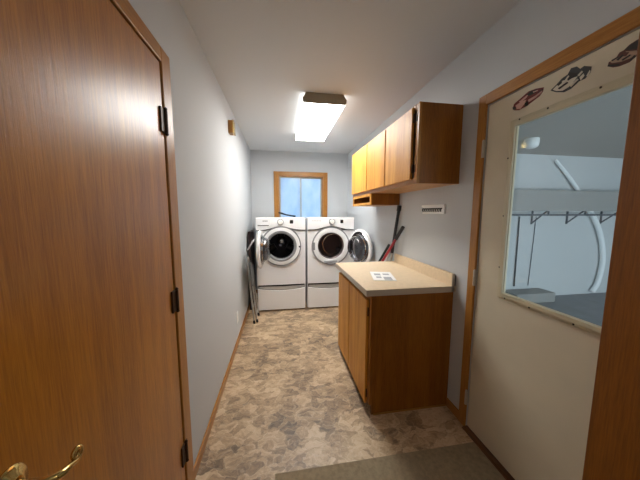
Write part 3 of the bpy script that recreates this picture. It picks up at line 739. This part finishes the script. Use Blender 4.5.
# ================================================================ UPPER CABINETS
r = root('wall_cabinet', (1.04, 2.27, 1.61)); tag(r, 'oak wall cabinet with three doors high on the right wall', 'cabinet')
UX, U0, U1, UZ0, UZ1 = 0.888, 1.541, 3.005, 1.611, 2.121
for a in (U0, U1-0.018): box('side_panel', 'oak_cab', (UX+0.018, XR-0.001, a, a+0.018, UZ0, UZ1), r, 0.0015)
box('top_panel', 'oak_cab', (UX+0.018, XR-0.001, U0+0.018, U1-0.018, UZ1-0.018, UZ1), r)
box('bottom_panel', 'oak_under', (UX+0.018, XR-0.001, U0+0.018, U1-0.018, UZ0+0.001, UZ0+0.018), r)
b = MB().frame('x', UX, UX+0.018, U0, U1, UZ0, UZ1, 0.04)
for y in (2.02, 2.465): b.box(UX, UX+0.018, y-0.02, y+0.02, UZ0+0.04, UZ1-0.04)
b.build('face_frame', 'oak_trim', r, 0.0015)
for i, (y0, y1) in enumerate(((1.598, 2.010), (2.028, 2.458), (2.476, 2.985))):
    d = box('cabinet_door', 'oak_face', (UX-0.020, UX-0.001, y0, y1, 1.640, 2.105), r, 0.003)
    for z in (1.71, 2.035):
        yy = y0-0.006
        b = MB().box(UX-0.002, UX, yy-0.03, yy, z-0.025, z+0.025)
        b.tube([(UX-0.009, yy, z-0.028), (UX-0.009, yy, z+0.028)], 0.005, 8).build('hinge', 'bronze', d)
r = root('cubby_shelf', (1.04, 2.69, 1.50)); tag(r, 'shallow open oak cubby hung under the far end of the wall cabinet', 'shelf')
K0, K1, KZ0, KZ1 = 2.385, 3.000, 1.497, 1.610
for a in (K0, K1-0.016): box('side_panel', 'oak_cab', (UX+0.016, XR-0.001, a, a+0.016, KZ0, KZ1), r, 0.001)
box('bottom_panel', 'oak_under', (UX+0.016, XR-0.001, K0+0.016, K1-0.016, KZ0, KZ0+0.012), r)
MB().frame('x', UX, UX+0.016, K0, K1, KZ0, KZ1, 0.026).build('face_frame', 'oak_face', r, 0.0015)

# ================================================================ RIGHT WALL BITS
r = root('hook_rack', (XR, 1.81, 1.41)); tag(r, 'small white rack with a row of hooks on the right wall', 'rack')
box('back_board', 'white_plastic', (XR-0.014, XR, 1.665, 1.945, 1.408, 1.476), r, 0.003)
for i in range(9):
    y = 1.69+0.0288*i
    MB().tube([(XR-0.014, y, 1.450), (XR-0.024, y, 1.449), (XR-0.028, y, 1.442), (XR-0.026, y, 1.432), (XR-0.020, y, 1.428)], 0.0042, 8).build('hook', 'black', r)
box('top_ledge', 'white_plastic', (XR-0.022, XR, 1.660, 1.950, 1.462, 1.480), r, 0.003)

# long handled things leaning behind the counter
def pole(name, top, bot, r0, segs, label, cat, grp=None, cap=None):
    """segs: list of (t0, t1, radius, material, part name)"""
    top, bot = Vector(top), Vector(bot)
    o = root(name, (bot.x, bot.y, 0)); tag(o, label, cat, grp)
    for (t0, t1, rr, m, pn) in segs:
        MB().tube([top.lerp(bot, t0), top.lerp(bot, (t0+t1)/2), top.lerp(bot, t1)], rr, 12).build(pn, m, o, smooth=True)
    return o
pole('broom', (1.172, 2.337, 1.490), (1.135, 2.66, 0.0), 0.013,
     [(0, 0.035, 0.021, 'black', 'end_cap'), (0.035, 0.33, 0.0155, 'black', 'handle'), (0.33, 0.40, 0.012, 'alu', 'ferrule'), (0.40, 0.92, 0.012, 'decal_red', 'shaft'), (0.92, 1, 0.02, 'black', 'foot')],
     'tallest black-handled pole leaning on right wall behind the counter', 'pole')
pole('stick', (1.172, 2.243, 1.283), (0.83, 3.02, 0.012), 0.012,
     [(0, 0.10, 0.017, 'black', 'grip'), (0.10, 0.36, 0.013, 'red', 'shaft'), (0.36, 0.62, 0.0125, 'red', 'lower_shaft'), (0.62, 1, 0.012, 'black', 'tip')],
     'red stick with black grip crossing in front of the tallest black pole', 'stick')
pole('stick', (1.174, 2.545, 1.075), (0.72, 2.86, 0.012), 0.012,
     [(0, 0.3, 0.0135, 'green_black', 'shaft'), (0.3, 1, 0.012, 'green_black', 'lower_shaft')],
     'short dark green stick leftmost of those behind the counter', 'stick')
pole('stick', (1.172, 2.50, 1.05), (0.95, 2.70, 0.012), 0.012,
     [(0, 0.3, 0.0125, 'offwhite', 'shaft'), (0.3, 1, 0.012, 'offwhite', 'lower_shaft')],
     'off-white stick between the dark green stick and the red stick', 'stick')

# doormat at the near end
o = MB().box(-0.05, 1.160, 0.30, 1.225, 0.0, 0.009).build('doormat', 'mat', None, 0.003)
tag(o, 'plain tan-grey mat on the floor in front of the beige door', 'mat')

# ================================================================ LIGHT AND CAMERA
w = bpy.data.worlds.new('World'); scene.world = w; w.use_nodes = True
bg = w.node_tree.nodes['Background']; bg.inputs['Color'].default_value = (*SKY, 1); bg.inputs['Strength'].default_value = SKY_STRENGTH

def lamp(name, kind, loc, energy, color, rot=None, **kw):
    l = bpy.data.lights.new(name, kind); l.energy = energy; l.color = color
    for k, v in kw.items(): setattr(l, k, v)
    o = bpy.data.objects.new(name, l); COL.objects.link(o); o.location = loc
    if rot: o.rotation_euler = rot
    return o
lamp('hall_fill', 'POINT', (0.35, -0.75, 2.22), 2.2, (1.0, 0.95, 0.90), shadow_soft_size=0.14)  # fill light added behind the camera; no fixture is known there
lamp('garage_daylight', 'AREA', (4.1, gyn+0.15, 0.75), 72, (0.80, 0.91, 1.0), (math.radians(66), 0, 0), shape='RECTANGLE', size=4.2, size_y=1.6)

cam = bpy.data.cameras.new('camera'); cam.sensor_width = 36.0; cam.lens = 36.0*248/640; cam.clip_start = 0.02
co = bpy.data.objects.new('camera', cam); COL.objects.link(co); scene.camera = co
def rot_axes(y, p, r_):
    y, p, r_ = (math.radians(a) for a in (y, p, r_))
    f = Vector((math.sin(y)*math.cos(p), math.cos(y)*math.cos(p), math.sin(p)))
    rt = Vector((math.cos(y), -math.sin(y), 0)); up = rt.cross(f)
    return rt*math.cos(r_)+up*math.sin(r_), up*math.cos(r_)-rt*math.sin(r_), f
A, B, Cf = rot_axes(9.036, -6.138, 0.079)
mw = Matrix((A, B, -Cf)).transposed().to_4x4(); mw.translation = Vector((0, 0, 1.412))
co.matrix_world = mw

scene.view_settings.view_transform = 'Standard'; scene.view_settings.look = 'None'
scene.view_settings.exposure = EXPOSURE; scene.view_settings.gamma = 1.0; scene.view_settings.use_curve_mapping = False
scene.cycles.use_denoising = True
scene.cycles.max_bounces = 12; scene.cycles.diffuse_bounces = 6; scene.cycles.transparent_max_bounces = 12
scene.cycles.sample_clamp_indirect = 6.0
